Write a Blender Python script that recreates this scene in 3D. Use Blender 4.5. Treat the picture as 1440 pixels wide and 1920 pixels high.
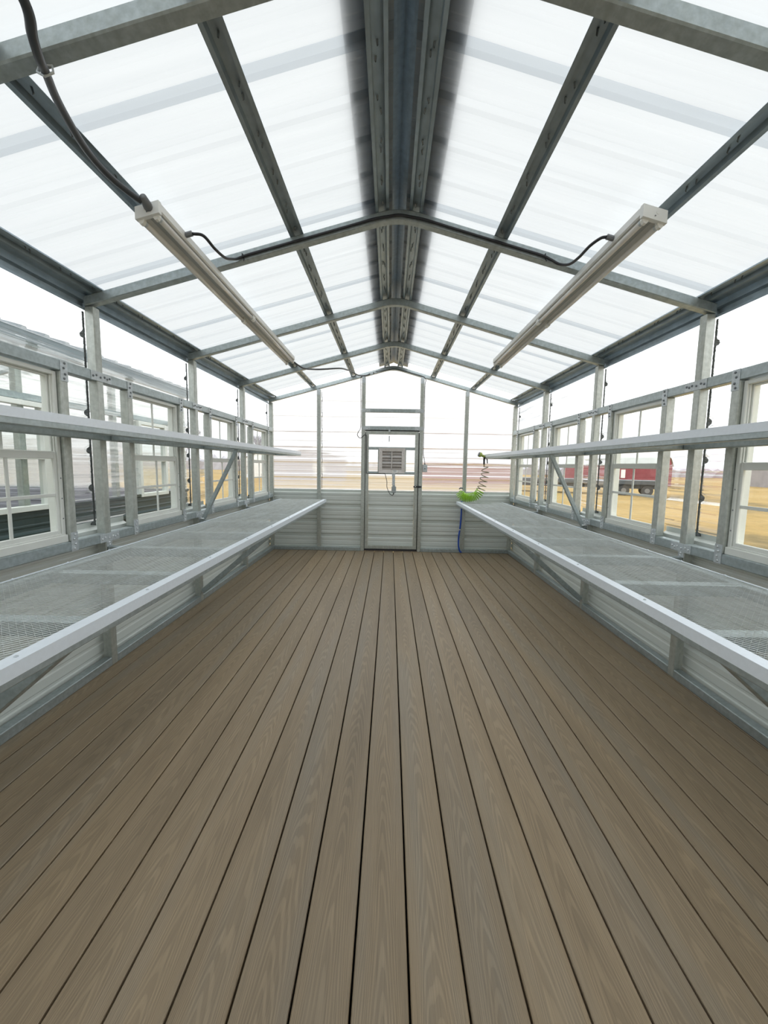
import bpy, math, random
from mathutils import Vector, Matrix
random.seed(7)
S = bpy.context.scene
for o in list(bpy.data.objects): bpy.data.objects.remove(o)
COL = S.collection

# ------------------------------------------------------------------ camera, sky, exposure
YAW, PITCH, ROLL, FPX = -0.0124, 0.1087, 0.0165, 797.0
CAMX, CAMH = -0.026, 1.306
cam_d = bpy.data.cameras.new('camera'); cam = bpy.data.objects.new('camera', cam_d); COL.objects.link(cam)
fwd = Vector((math.sin(YAW)*math.cos(PITCH), math.cos(YAW)*math.cos(PITCH), -math.sin(PITCH)))
rt0 = Vector((math.cos(YAW), -math.sin(YAW), 0)); up0 = rt0.cross(fwd)
rt = rt0*math.cos(ROLL) + up0*math.sin(ROLL); up = -rt0*math.sin(ROLL) + up0*math.cos(ROLL)
M3 = Matrix((rt, up, -fwd)).transposed()
cam.matrix_world = Matrix.Translation((CAMX, 0, CAMH)) @ M3.to_4x4()
cam_d.sensor_fit = 'HORIZONTAL'; cam_d.sensor_width = 36.0; cam_d.lens = 36.0*FPX/1440.0
cam_d.clip_start = 0.02; cam_d.clip_end = 600
S.camera = cam

S.view_settings.view_transform = 'Standard'; S.view_settings.look = 'None'
S.view_settings.gamma = 1.0; S.view_settings.exposure = 0.12; S.view_settings.use_curve_mapping = False

W = bpy.data.worlds.new('overcast_sky'); S.world = W; W.use_nodes = True
nt = W.node_tree; nt.nodes.clear()
wo = nt.nodes.new('ShaderNodeOutputWorld'); bg = nt.nodes.new('ShaderNodeBackground')
tc = nt.nodes.new('ShaderNodeTexCoord'); sp = nt.nodes.new('ShaderNodeSeparateXYZ'); cr = nt.nodes.new('ShaderNodeValToRGB')
cr.color_ramp.elements[0].position = 0.0; cr.color_ramp.elements[0].color = (0.50, 0.51, 0.545, 1)
cr.color_ramp.elements[1].position = 0.9; cr.color_ramp.elements[1].color = (0.97, 0.99, 1.0, 1)
e_ = cr.color_ramp.elements.new(.10); e_.color = (.66, .67, .69, 1)
e_ = cr.color_ramp.elements.new(.4); e_.color = (.84, .86, .875, 1)
bg.inputs['Strength'].default_value = 2.55
nt.links.new(tc.outputs['Generated'], sp.inputs[0]); nt.links.new(sp.outputs['Z'], cr.inputs[0])
nt.links.new(cr.outputs[0], bg.inputs[0]); nt.links.new(bg.outputs[0], wo.inputs[0])

# ------------------------------------------------------------------ materials
def newmat(name):
    m = bpy.data.materials.new(name); m.use_nodes = True
    n = m.node_tree.nodes; b = n.get('Principled BSDF'); return m, m.node_tree, b
def mixrgb(t, a, b, fac, mode='MIX'):
    x = t.nodes.new('ShaderNodeMix'); x.data_type = 'RGBA'; x.blend_type = mode
    for i, v in ((0, fac), (6, a), (7, b)):
        if isinstance(v, (int, float, tuple)): x.inputs[i].default_value = v if i == 0 else (tuple(v)+(1,))[:4]
        else: t.links.new(v, x.inputs[i])
    return x.outputs[2]
def coord(t, scale, kind='Object'):
    c = t.nodes.new('ShaderNodeTexCoord'); mp = t.nodes.new('ShaderNodeMapping'); mp.inputs['Scale'].default_value = scale
    t.links.new(c.outputs[kind], mp.inputs[0]); return mp.outputs[0]
def noise(t, vec, scale=5, detail=3, rough=.5, dist=0):
    n = t.nodes.new('ShaderNodeTexNoise'); n.inputs['Scale'].default_value = scale; n.inputs['Detail'].default_value = detail
    n.inputs['Roughness'].default_value = rough; n.inputs['Distortion'].default_value = dist
    if vec: t.links.new(vec, n.inputs['Vector'])
    return n.outputs['Fac']
def ramp(t, v, stops):
    r = t.nodes.new('ShaderNodeValToRGB'); e = r.color_ramp.elements
    while len(e) < len(stops): e.new(0.5)
    for i, (p, c) in enumerate(stops):
        e[i].position = p; e[i].color = (tuple(c)+(1,))[:4] if isinstance(c, tuple) else (c, c, c, 1)
    t.links.new(v, r.inputs[0]); return r.outputs[0]
def math_(t, op, a, b=None, c=None):
    m = t.nodes.new('ShaderNodeMath'); m.operation = op
    for i, v in enumerate((a, b, c)):
        if v is None: continue
        if isinstance(v, (int, float)): m.inputs[i].default_value = v
        else: t.links.new(v, m.inputs[i])
    return m.outputs[0]

def plain(name, col, rough=.5, metal=0.0, var=.06, scale=12, spec=.5):
    m, t, b = newmat(name)
    n = noise(t, coord(t, (1, 1, 1)), scale, 3)
    lo = tuple(c*(1-var) for c in col); hi = tuple(min(1, c*(1+var)) for c in col)
    t.links.new(ramp(t, n, [(.3, lo), (.7, hi)]), b.inputs['Base Color'])
    b.inputs['Roughness'].default_value = rough; b.inputs['Metallic'].default_value = metal
    b.inputs['Specular IOR Level'].default_value = spec
    return m
def galv(name, col, rough, metal=.75, spangle=40, streak=(30, 3, 30)):
    m, t, b = newmat(name)
    n1 = noise(t, coord(t, (1, 1, 1)), spangle, 2, .6)
    n2 = noise(t, coord(t, streak), 1.0, 4, .6)
    c1 = ramp(t, n1, [(.35, tuple(c*.9 for c in col)), (.65, tuple(min(1, c*1.08) for c in col))])
    c2 = ramp(t, n2, [(.3, (.84, .83, .80)), (.6, (1, 1, 1))])
    t.links.new(mixrgb(t, c1, c2, 1.0, 'MULTIPLY'), b.inputs['Base Color'])
    b.inputs['Metallic'].default_value = metal
    b.inputs['Roughness'].default_value = rough
    return m

STEEL = galv('galvanized_tube', (.43, .49, .505), .42, .6)
STEELV = galv('galvanized_post', (.50, .53, .50), .42, .6, streak=(30, 30, 3))
PURL = galv('roll_formed_zinc', (.36, .44, .50), .33, .6, 15)
BRIGHT = plain('bright_zinc_angle', (.82, .88, .95), .42, .2, .02, 60)
PLATE = galv('zinc_plate', (.58, .63, .66), .45, .4, 60)
CAP = galv('ridge_steel', (.24, .34, .46), .35, .3)
MESHM = galv('expanded_steel', (.64, .68, .67), .45, .4, 30)
SCREW = plain('screw_zinc', (.80, .82, .84), .3, .9)
SCREWD = plain('screw_dark', (.22, .24, .25), .4, .8)
PANEL = plain('panel_grey_paint', (.66, .70, .67), .42, 0, .03, 3)
GREEN = plain('dark_green_panel', (.022, .048, .048), .45, 0, .08, 3)
VINYL = plain('white_vinyl', (.78, .80, .76), .35, 0, .02)
FIXT = plain('fixture_enamel', (.80, .82, .81), .35, 0, .02)
REFL = plain('fixture_channel', (.46, .49, .48), .4, 0, .03)
TUBEG = plain('lamp_tube_glass', (.78, .78, .76), .15, 0, .01)
HOLD = plain('lamp_holder_plastic', (.82, .83, .80), .4, 0, .01)
BLACK = plain('black_rubber', (.02, .022, .028), .45, 0, .1)
CABLE = plain('grey_black_cable', (.045, .052, .062), .4, 0, .15)
GLAND = plain('grey_gland', (.16, .17, .18), .45, 0, .1)
TAPE = plain('dark_seal_tape', (.06, .07, .07), .6, 0, .3, 40)
BOXG = plain('grey_box', (.36, .40, .41), .45, .1, .05)
ALU = plain('mill_aluminium', (.66, .63, .61), .4, .55, .06, 25)
ALUD = plain('louver_aluminium', (.46, .42, .39), .45, .5, .08, 25)
LABEL = plain('paper_label', (.85, .86, .85), .6)
INK = plain('label_ink', (.06, .06, .08), .6)
BLUE = plain('blue_hose', (.01, .07, .42), .35)
LIME = plain('lime_coil_hose', (.30, .58, .02), .3)
LIME_BACKLIT = plain('backlit_coil_hose', (.08, .10, .02), .35)  # same lime hose, darkened as if backlit by the bright wall
LIMEN = plain('nozzle_lime', (.32, .38, .08), .4)
BRASS = plain('brass_fitting', (.45, .33, .15), .35, .9)
UNDER = plain('dark_joist_wood', (.006, .005, .004), .95, spec=.1)

def deck_mat():
    m, t, b = newmat('composite_deck')
    N, Lk = t.nodes, t.links
    c = N.new('ShaderNodeTexCoord'); s = N.new('ShaderNodeSeparateXYZ'); Lk.new(c.outputs['Object'], s.inputs[0])
    bi = math_(t, 'FLOOR', math_(t, 'DIVIDE', math_(t, 'SUBTRACT', s.outputs['X'], 0.0455), .1445))
    wn = N.new('ShaderNodeTexWhiteNoise'); wn.noise_dimensions = '1D'; Lk.new(bi, wn.inputs['W'])
    # coordinate inside the board, centred
    lx = math_(t, 'SUBTRACT', math_(t, 'SUBTRACT', s.outputs['X'], 0.0455), math_(t, 'MULTIPLY', math_(t, 'ADD', bi, .5), .1445))
    off = math_(t, 'MULTIPLY', wn.outputs['Value'], 37.0)
    y2 = math_(t, 'ADD', s.outputs['Y'], off)
    # cathedral grain: rings of a stretched cone
    cb = N.new('ShaderNodeCombineXYZ'); Lk.new(math_(t, 'MULTIPLY', lx, 16.0), cb.inputs[0]); Lk.new(math_(t, 'MULTIPLY', y2, 1.3), cb.inputs[1]); Lk.new(off, cb.inputs[2])
    dn = noise(t, cb.outputs[0], 1.0, 2, .4)
    lx2 = math_(t, 'MULTIPLY', math_(t, 'MULTIPLY', lx, lx), 900.0)
    ph = math_(t, 'ADD', math_(t, 'ADD', lx2, math_(t, 'MULTIPLY', y2, 3.2)), math_(t, 'MULTIPLY', dn, 3.0))
    rg = math_(t, 'SINE', math_(t, 'MULTIPLY', ph, 6.2832*2.5))
    cb2 = N.new('ShaderNodeCombineXYZ'); Lk.new(math_(t, 'MULTIPLY', lx, 260.0), cb2.inputs[0]); Lk.new(math_(t, 'MULTIPLY', y2, 4.0), cb2.inputs[1])
    fib = noise(t, cb2.outputs[0], 1.0, 4, .65)
    cb3 = N.new('ShaderNodeCombineXYZ'); Lk.new(math_(t, 'MULTIPLY', lx, 9.0), cb3.inputs[0]); Lk.new(math_(t, 'MULTIPLY', y2, .55), cb3.inputs[1]); Lk.new(off, cb3.inputs[2])
    big = noise(t, cb3.outputs[0], 1.0, 2, .5)
    base = ramp(t, big, [(.3, (.265, .200, .126)), (.5, (.325, .246, .156)), (.72, (.305, .250, .180))])
    tint = ramp(t, wn.outputs['Value'], [(0, (.90, .91, .93)), (.5, (1, 1, 1)), (1, (1.06, 1.04, 1.0))])
    g = ramp(t, rg, [(0.0, .82), (.35, .98), (1.0, 1.04)])
    f = ramp(t, fib, [(.3, .80), (.7, 1.12)])
    x = mixrgb(t, base, tint, 1.0, 'MULTIPLY'); x = mixrgb(t, x, g, .9, 'MULTIPLY'); x = mixrgb(t, x, f, 1.0, 'MULTIPLY')
    # dusty grain specks
    Lk.new(x, b.inputs['Base Color'])
    b.inputs['Roughness'].default_value = .46; b.inputs['Specular IOR Level'].default_value = .5
    bp = N.new('ShaderNodeBump'); bp.inputs['Strength'].default_value = .25; bp.inputs['Distance'].default_value = .002
    Lk.new(math_(t, 'ADD', math_(t, 'MULTIPLY', rg, .3), fib), bp.inputs['Height']); Lk.new(bp.outputs[0], b.inputs['Normal'])
    return m
DECK = deck_mat()

def roof_mat():
    m, t, b = newmat('translucent_roof_sheet'); N, Lk = t.nodes, t.links
    out = N.get('Material Output'); N.remove(b)
    tr = N.new('ShaderNodeBsdfTranslucent'); tp = N.new('ShaderNodeBsdfTransparent'); gl = N.new('ShaderNodeBsdfGlossy')
    tp.inputs[0].default_value = (.90, .93, .94, 1); gl.inputs['Roughness'].default_value = .25; gl.inputs[0].default_value = (.9, .9, .9, 1)
    n = noise(t, coord(t, (1.2, 14, 1)), 1.0, 3, .55)
    Lk.new(ramp(t, n, [(.25, (.41, .418, .417)), (.75, (.45, .457, .453))]), tr.inputs[0])
    m1 = N.new('ShaderNodeMixShader'); m1.inputs[0].default_value = .08; Lk.new(tr.outputs[0], m1.inputs[1]); Lk.new(tp.outputs[0], m1.inputs[2])
    dfu = N.new('ShaderNodeBsdfDiffuse'); dfu.inputs[0].default_value = (.62, .72, .82, 1)
    m0 = N.new('ShaderNodeMixShader'); m0.inputs[0].default_value = .20; Lk.new(m1.outputs[0], m0.inputs[1]); Lk.new(dfu.outputs[0], m0.inputs[2]); m1 = m0
    m2 = N.new('ShaderNodeMixShader'); m2.inputs[0].default_value = .05; Lk.new(m1.outputs[0], m2.inputs[1]); Lk.new(gl.outputs[0], m2.inputs[2])
    Lk.new(m2.outputs[0], out.inputs['Surface']); return m
ROOFM = roof_mat()
def lap_mat():
    m, t, b = newmat('lapped_sheet_edge'); N, Lk = t.nodes, t.links
    out = N.get('Material Output'); N.remove(b)
    tp = N.new('ShaderNodeBsdfTransparent'); tp.inputs[0].default_value = (.80, .83, .855, 1)
    gl = N.new('ShaderNodeBsdfGlossy'); gl.inputs['Roughness'].default_value = .3
    mx = N.new('ShaderNodeMixShader'); mx.inputs[0].default_value = .05; Lk.new(tp.outputs[0], mx.inputs[1]); Lk.new(gl.outputs[0], mx.inputs[2])
    Lk.new(mx.outputs[0], out.inputs['Surface']); return m
LAPM = lap_mat()

def schlick(t, f0=.04, k=.96):
    lw = t.nodes.new('ShaderNodeLayerWeight'); lw.inputs['Blend'].default_value = .5
    return math_(t, 'ADD', math_(t, 'MULTIPLY', math_(t, 'POWER', lw.outputs['Facing'], 5.0), k), f0)
def clear_mat(name, blur, bump, haze, ior=1.06):
    """Clear corrugated polycarbonate: flats let you look through, the pressed lines smear the view up and down."""
    m, t, b = newmat(name); N, Lk = t.nodes, t.links
    out = N.get('Material Output'); N.remove(b)
    tp = N.new('ShaderNodeBsdfTransparent'); tp.inputs[0].default_value = (.95, .965, .96, 1)
    rf = N.new('ShaderNodeBsdfRefraction'); rf.inputs['IOR'].default_value = ior; rf.inputs['Roughness'].default_value = .06; rf.inputs[0].default_value = (.95, .965, .96, 1)
    df = N.new('ShaderNodeBsdfTranslucent'); df.inputs[0].default_value = (.62, .63, .63, 1)
    gl = N.new('ShaderNodeBsdfGlossy'); gl.inputs['Roughness'].default_value = .12
    sc = (.35, .35, 22) 
    wv = noise(t, coord(t, sc), 1.0, 3, .6)
    wv2 = noise(t, coord(t, (1.5, 1.5, 90)), 1.0, 2, .6)
    bp = N.new('ShaderNodeBump'); bp.inputs['Strength'].default_value = 1.0; bp.inputs['Distance'].default_value = bump
    Lk.new(math_(t, 'ADD', wv, math_(t, 'MULTIPLY', wv2, .06)), bp.inputs['Height'])
    Lk.new(bp.outputs[0], rf.inputs['Normal'])
    f = ramp(t, noise(t, coord(t, (.3, .3, 14)), 1.0, 4, .7), [(.40, max(0, blur-.3)), (.60, min(1, blur+.3))])
    m1 = N.new('ShaderNodeMixShader'); Lk.new(f, m1.inputs[0]); Lk.new(tp.outputs[0], m1.inputs[1]); Lk.new(rf.outputs[0], m1.inputs[2])
    # pale translucent streaks painting in glints and the overexposed wash
    hz = ramp(t, noise(t, coord(t, (.5, .5, 38)), 1.0, 4, .7), [(.45, haze[0]), (.72, haze[1])])
    m2 = N.new('ShaderNodeMixShader'); Lk.new(hz, m2.inputs[0]); Lk.new(m1.outputs[0], m2.inputs[1]); Lk.new(df.outputs[0], m2.inputs[2])
    fr = schlick(t, .03, .5)
    m3 = N.new('ShaderNodeMixShader'); Lk.new(fr, m3.inputs[0]); Lk.new(m2.outputs[0], m3.inputs[1]); Lk.new(gl.outputs[0], m3.inputs[2])
    Lk.new(m3.outputs[0], out.inputs['Surface']); return m
CLEAR = clear_mat('clear_wall_sheet', .25, .012, (.02, .30))
CLEARE = clear_mat('clear_gable_sheet', .85, .022, (.46, .72), 1.04)

def glass_mat():
    m, t, b = newmat('window_glass'); N, Lk = t.nodes, t.links
    out = N.get('Material Output'); N.remove(b)
    tp = N.new('ShaderNodeBsdfTransparent'); tp.inputs[0].default_value = (.90, .93, .91, 1)
    gl = N.new('ShaderNodeBsdfGlossy'); gl.inputs['Roughness'].default_value = .02
    fr = schlick(t, .05, .8)
    mx = N.new('ShaderNodeMixShader'); Lk.new(fr, mx.inputs[0]); Lk.new(tp.outputs[0], mx.inputs[1]); Lk.new(gl.outputs[0], mx.inputs[2])
    Lk.new(mx.outputs[0], out.inputs['Surface']); return m
GLASS = glass_mat()

def grass_mat():
    m, t, b = newmat('dry_grass_ground')
    n1 = noise(t, coord(t, (1, 1, 1)), .12, 4, .6); n2 = noise(t, coord(t, (1, 1, 1)), 3.0, 6, .7)
    c1 = ramp(t, n1, [(.32, (.20, .15, .075)), (.45, (.37, .25, .10)), (.6, (.41, .285, .125)), (.72, (.33, .27, .15))])
    c2 = ramp(t, n2, [(.3, (.72, .74, .74)), (.7, (1.1, 1.08, 1.05))])
    t.links.new(mixrgb(t, c1, c2, 1, 'MULTIPLY'), b.inputs['Base Color']); b.inputs['Roughness'].default_value = .95
    b.inputs['Specular IOR Level'].default_value = .1
    return m
GRASS = grass_mat()
EAVE = plain('slate_eave_trim', (.13, .17, .18), .4, .2, .15, 2)
BARN = plain('barn_red', (.25, .05, .06), .6, 0, .1, 2)
WHITEP = plain('white_paint', (.82, .83, .82), .6, 0, .03, 2)
ROOFW = plain('pale_metal_roof', (.44, .45, .43), .5, 0, .05, 1)
GREYW = plain('weathered_grey_wall', (.30, .28, .29), .7, 0, .1, 1)
MAUVE = plain('mauve_siding', (.42, .40, .46), .7, 0, .08, 1)
TRAIL = plain('trailer_dark_steel', (.09, .10, .11), .5, .3, .1, 3)
TYRE = plain('tyre_rubber', (.05, .05, .05), .8, 0, .1, 3)
RIM = plain('steel_rim', (.22, .22, .22), .4, .4, .05)
TREE = plain('bare_branches', (.28, .26, .30), .9, 0, .2, 3)
BRUSH = plain('bare_brush', (.40, .385, .42), .9, 0, .12, .4)

# ------------------------------------------------------------------ mesh helpers
class MB:
    def __init__(s): s.v, s.f = [], []
    def add(s, vs, fs):
        o = len(s.v); s.v += [Vector(v) for v in vs]; s.f += [tuple(i+o for i in f) for f in fs]; return s
    def box(s, a, b):
        x0, y0, z0 = a; x1, y1, z1 = b
        return s.add([(x0,y0,z0),(x1,y0,z0),(x1,y1,z0),(x0,y1,z0),(x0,y0,z1),(x1,y0,z1),(x1,y1,z1),(x0,y1,z1)],
                     [(0,3,2,1),(4,5,6,7),(0,1,5,4),(1,2,6,5),(2,3,7,6),(3,0,4,7)])
    def cbox(s, a, b, c=.003):
        """box with all edges chamfered"""
        a = Vector(a); b = Vector(b); mid = (a+b)/2; h = [abs(b[i]-a[i])/2 for i in range(3)]; c = min(c, min(h)*.45)
        vs = []; idx = {}
        for sx in (-1,1):
            for sy in (-1,1):
                for sz in (-1,1):
                    for ax in range(3):
                        p = [sx*h[0], sy*h[1], sz*h[2]]; sg = (sx, sy, sz)
                        for k in range(3):
                            if k != ax: p[k] -= sg[k]*c
                        idx[(sg, ax)] = len(vs); vs.append(mid+Vector(p))
        fs = []
        for ax in range(3):
            o1, o2 = [k for k in range(3) if k != ax]
            for sg in (-1, 1):
                q = []
                for u, w in ((-1,-1),(1,-1),(1,1),(-1,1)):
                    t = [0,0,0]; t[ax] = sg; t[o1] = u; t[o2] = w; q.append(idx[(tuple(t), ax)])
                fs.append(tuple(q))
                # edges along ax
            for u in (-1,1):
                for w in (-1,1):
                    def k_(e, which):
                        t = [0,0,0]; t[ax] = e; t[o1] = u; t[o2] = w; return idx[(tuple(t), which)]
                    fs.append((k_(-1,o1), k_(1,o1), k_(1,o2), k_(-1,o2)))
        for sx in (-1,1):
            for sy in (-1,1):
                for sz in (-1,1): fs.append(tuple(idx[((sx,sy,sz), a_)] for a_ in range(3)))
        return s.add(vs, fs)
    def bar(s, p, q, w, h, side=(0,0,1)):
        """square tube from p to q; h measured towards 'side'"""
        p, q = Vector(p), Vector(q); d = (q-p).normalized(); u = Vector(side); u = (u-d*u.dot(d)).normalized(); r = d.cross(u)
        vs = []; c = min(w, h)*.09
        sec = [(-w/2+c,-h/2),(w/2-c,-h/2),(w/2,-h/2+c),(w/2,h/2-c),(w/2-c,h/2),(-w/2+c,h/2),(-w/2,h/2-c),(-w/2,-h/2+c)]
        for e in (p, q):
            for a, b in sec: vs.append(e+r*a+u*b)
        return s.add(vs, [tuple(range(7,-1,-1)), tuple(range(8,16))]+[(i, (i+1)%8, 8+(i+1)%8, 8+i) for i in range(8)])
    def tube(s, pts, r, n=8, closed=False):
        P = [Vector(p) for p in pts]; vs = []; m = len(P)
        rr = r if isinstance(r, (list, tuple)) else [r]*m
        prev = None
        for i, p in enumerate(P):
            d = (P[min(i+1, m-1)]-P[max(i-1, 0)])
            d = d.normalized() if d.length > 1e-9 else Vector((0,0,1))
            u = prev if prev is not None else (Vector((0,0,1)) if abs(d.z) < .9 else Vector((1,0,0)))
            u = (u-d*u.dot(d)).normalized(); prev = u; w = d.cross(u)
            for k in range(n):
                a = 2*math.pi*k/n; vs.append(p+(u*math.cos(a)+w*math.sin(a))*rr[i])
        fs = [(i*n+k, i*n+(k+1)%n, (i+1)*n+(k+1)%n, (i+1)*n+k) for i in range(m-1) for k in range(n)]
        fs += [tuple(range(n-1,-1,-1)), tuple((m-1)*n+k for k in range(n))]
        return s.add(vs, fs)
    def _(s): return s
    def cyl(s, p, q, r, n=16, r2=None): return s.tube([p, q], [r, r if r2 is None else r2], n)
    def dot(s, c, nrm, r=.006, h=.004):
        c = Vector(c); nrm = Vector(nrm).normalized()
        return s.tube([c, c+nrm*h*.6, c+nrm*h], [r, r, r*.5], 8)
    def poly_prism(s, pts, y0, y1):
        """pts (x,z) outline extruded along y"""
        n = len(pts); vs = [(x, y0, z) for x, z in pts]+[(x, y1, z) for x, z in pts]
        return s.add(vs, [tuple(range(n)), tuple(range(2*n-1, n-1, -1))]+[(i, i+n, (i+1)%n+n, (i+1)%n) for i in range(n)])
    def build(s, name, mat, parent=None, smooth=False, flipfix=True):
        me = bpy.data.meshes.new(name)
        off = Vector(parent_world(parent)) if parent else Vector((0,0,0))
        me.from_pydata([tuple(v-off) for v in s.v], [], s.f)
        if flipfix:
            import bmesh
            bm = bmesh.new(); bm.from_mesh(me); bmesh.ops.recalc_face_normals(bm, faces=bm.faces[:]); bm.to_mesh(me); bm.free()
        me.materials.append(mat); me.update()
        if smooth:
            for p in me.polygons: p.use_smooth = True
        o = bpy.data.objects.new(name, me); COL.objects.link(o)
        if parent: o.parent = parent
        return o
WL = {}
def parent_world(p):
    v = Vector(p.location); q = p.parent
    while q: v = v+Vector(q.location); q = q.parent
    return v
def empty(name, loc=(0,0,0), kind=None, label=None, cat=None, group=None):
    o = bpy.data.objects.new(name, None); COL.objects.link(o); o.location = loc; o.empty_display_size = .1
    return tag(o, label, cat, group, kind)
def tag(o, label=None, cat=None, group=None, kind=None):
    if label: o['label'] = label
    if cat: o['category'] = cat
    if group: o['group'] = group
    if kind: o['kind'] = kind
    return o
def copy_tree(o, parent=None):
    c = o.copy(); COL.objects.link(c)
    if parent: c.parent = parent
    for ch in [x for x in KIDS.get(o.name, [])]: copy_tree(ch, c)
    return c
def reg_kids():
    KIDS.clear()
    for x in bpy.data.objects:
        if x.parent: KIDS.setdefault(x.parent.name, []).append(x)
KIDS = {}
def spline(pts, n=10):
    """Catmull-Rom through pts"""
    P = [Vector(p) for p in pts]; P = [P[0]*2-P[1]]+P+[P[-1]*2-P[-2]]; out = []
    for i in range(1, len(P)-2):
        for k in range(n):
            t = k/n; a, b, c, d = P[i-1:i+3]
            out.append(.5*((2*b)+(c-a)*t+(2*a-5*b+4*c-d)*t*t+(3*b-a-3*c+d)*t**3))
    return out+[P[-2]]

# ------------------------------------------------------------------ dimensions
WI, T = 1.786, .055                   # half width to the inside of the posts, tube size
WO = WI+T                             # outside of the posts
WS = WO+.024                          # plane of the wall sheets
PITCHF = 1.2885
FR = [2.588+PITCHF*k for k in (-3, -2, -1, 0, 1, 2)]   # front faces of the portal frames
YE, YE2 = 6.407, 6.462                # far gable: inner and outer face of its tubes
YS = YE2+.024
YN = -1.37                            # near gable (behind the camera)
SL, ZA = .275, 2.716                  # roof slope; underside of the rafters at the ridge line
def zr(x): return ZA-SL*abs(x)
TV = T/math.cos(math.atan(SL))
ZP = .925                             # top of the solid base panels
RIBP = .2286
GZ = -.60                             # ground outside

# profile of the pressed sheets: list of (v, d), d outwards
def profile(v0, v1, c0, extra=(), rs=1.0):
    pts = []
    k = math.floor((v0-c0)/RIBP)-1
    while c0+k*RIBP < v1+RIBP:
        c = c0+k*RIBP
        for dv, d in ((-.034, 0), (-.018, .026), (.018, .026), (.034, 0), (.062, 0), (.070, .004), (.082, .004), (.090, 0), (.138, 0), (.146, .004), (.158, .004), (.166, 0)):
            pts.append((c+dv, d))
        k += 1
    pts.sort()
    def at(v):
        for (a, da), (b, db) in zip(pts, pts[1:]):
            if a <= v <= b: return da+(db-da)*(v-a)/max(1e-9, b-a)
        return 0
    vs = sorted(set([v0, v1]+[e for e in extra if v0 < e < v1]+[p[0] for p in pts if v0 < p[0] < v1]))
    return [(v, at(v)*rs) for v in vs]
def sheet(mb, fn, u0, u1, v0, v1, c0, holes=(), rs=1.0):
    us = sorted(set([u0, u1]+[h for H in holes for h in H[:2] if u0 < h < u1]))
    pr = profile(v0, v1, c0, [h for H in holes for h in H[2:]], rs)
    for i in range(len(us)-1):
        for j in range(len(pr)-1):
            uc = (us[i]+us[i+1])/2; vc = (pr[j][0]+pr[j+1][0])/2
            if any(H[0] < uc < H[1] and H[2] < vc < H[3] for H in holes): continue
            mb.add([fn(us[i], *pr[j]), fn(us[i+1], *pr[j]), fn(us[i+1], *pr[j+1]), fn(us[i], *pr[j+1])], [(0,1,2,3)])
    return mb
WC = .225                             # centre height of the lowest wall rib

# window openings: offset from a frame's front face
OA, OB = .348, .997
BAYS = [FR[0], FR[1], FR[2], FR[3], FR[4], FR[5]]
WIN = [(f+OA, f+OB) for f in BAYS]
Z_SILL0, Z_SILL1, Z_HD0, Z_HD1 = .803, .860, 1.780, 1.838

# ------------------------------------------------------------------ floor
fl = MB()
i0 = math.floor((-WO-.0455)/.1445); i1 = math.ceil((WO-.0455)/.1445)
for i in range(i0, i1):
    x0 = max(-WO, .0455+i*.1445+.0031); x1 = min(WO, .0455+(i+1)*.1445-.0031)
    if x1-x0 < .01: continue
    c = .0025
    fl.add([(x0,YN,-.025),(x0,YN,-c),(x0+c,YN,0),(x1-c,YN,0),(x1,YN,-c),(x1,YN,-.025),
            (x0,YE2,-.025),(x0,YE2,-c),(x0+c,YE2,0),(x1-c,YE2,0),(x1,YE2,-c),(x1,YE2,-.025)],
           [(0,1,7,6),(1,2,8,7),(2,3,9,8),(3,4,10,9),(4,5,11,10),(5,0,6,11),(0,5,4,3,2,1),(6,7,8,9,10,11)])
floor = empty('floor', (0,0,0), 'structure')
fl.build('deck_boards', DECK, floor)
MB().box((-WO, YN, -.20), (WO, YE2, -.027)).build('joist_layer', UNDER, floor)

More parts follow.
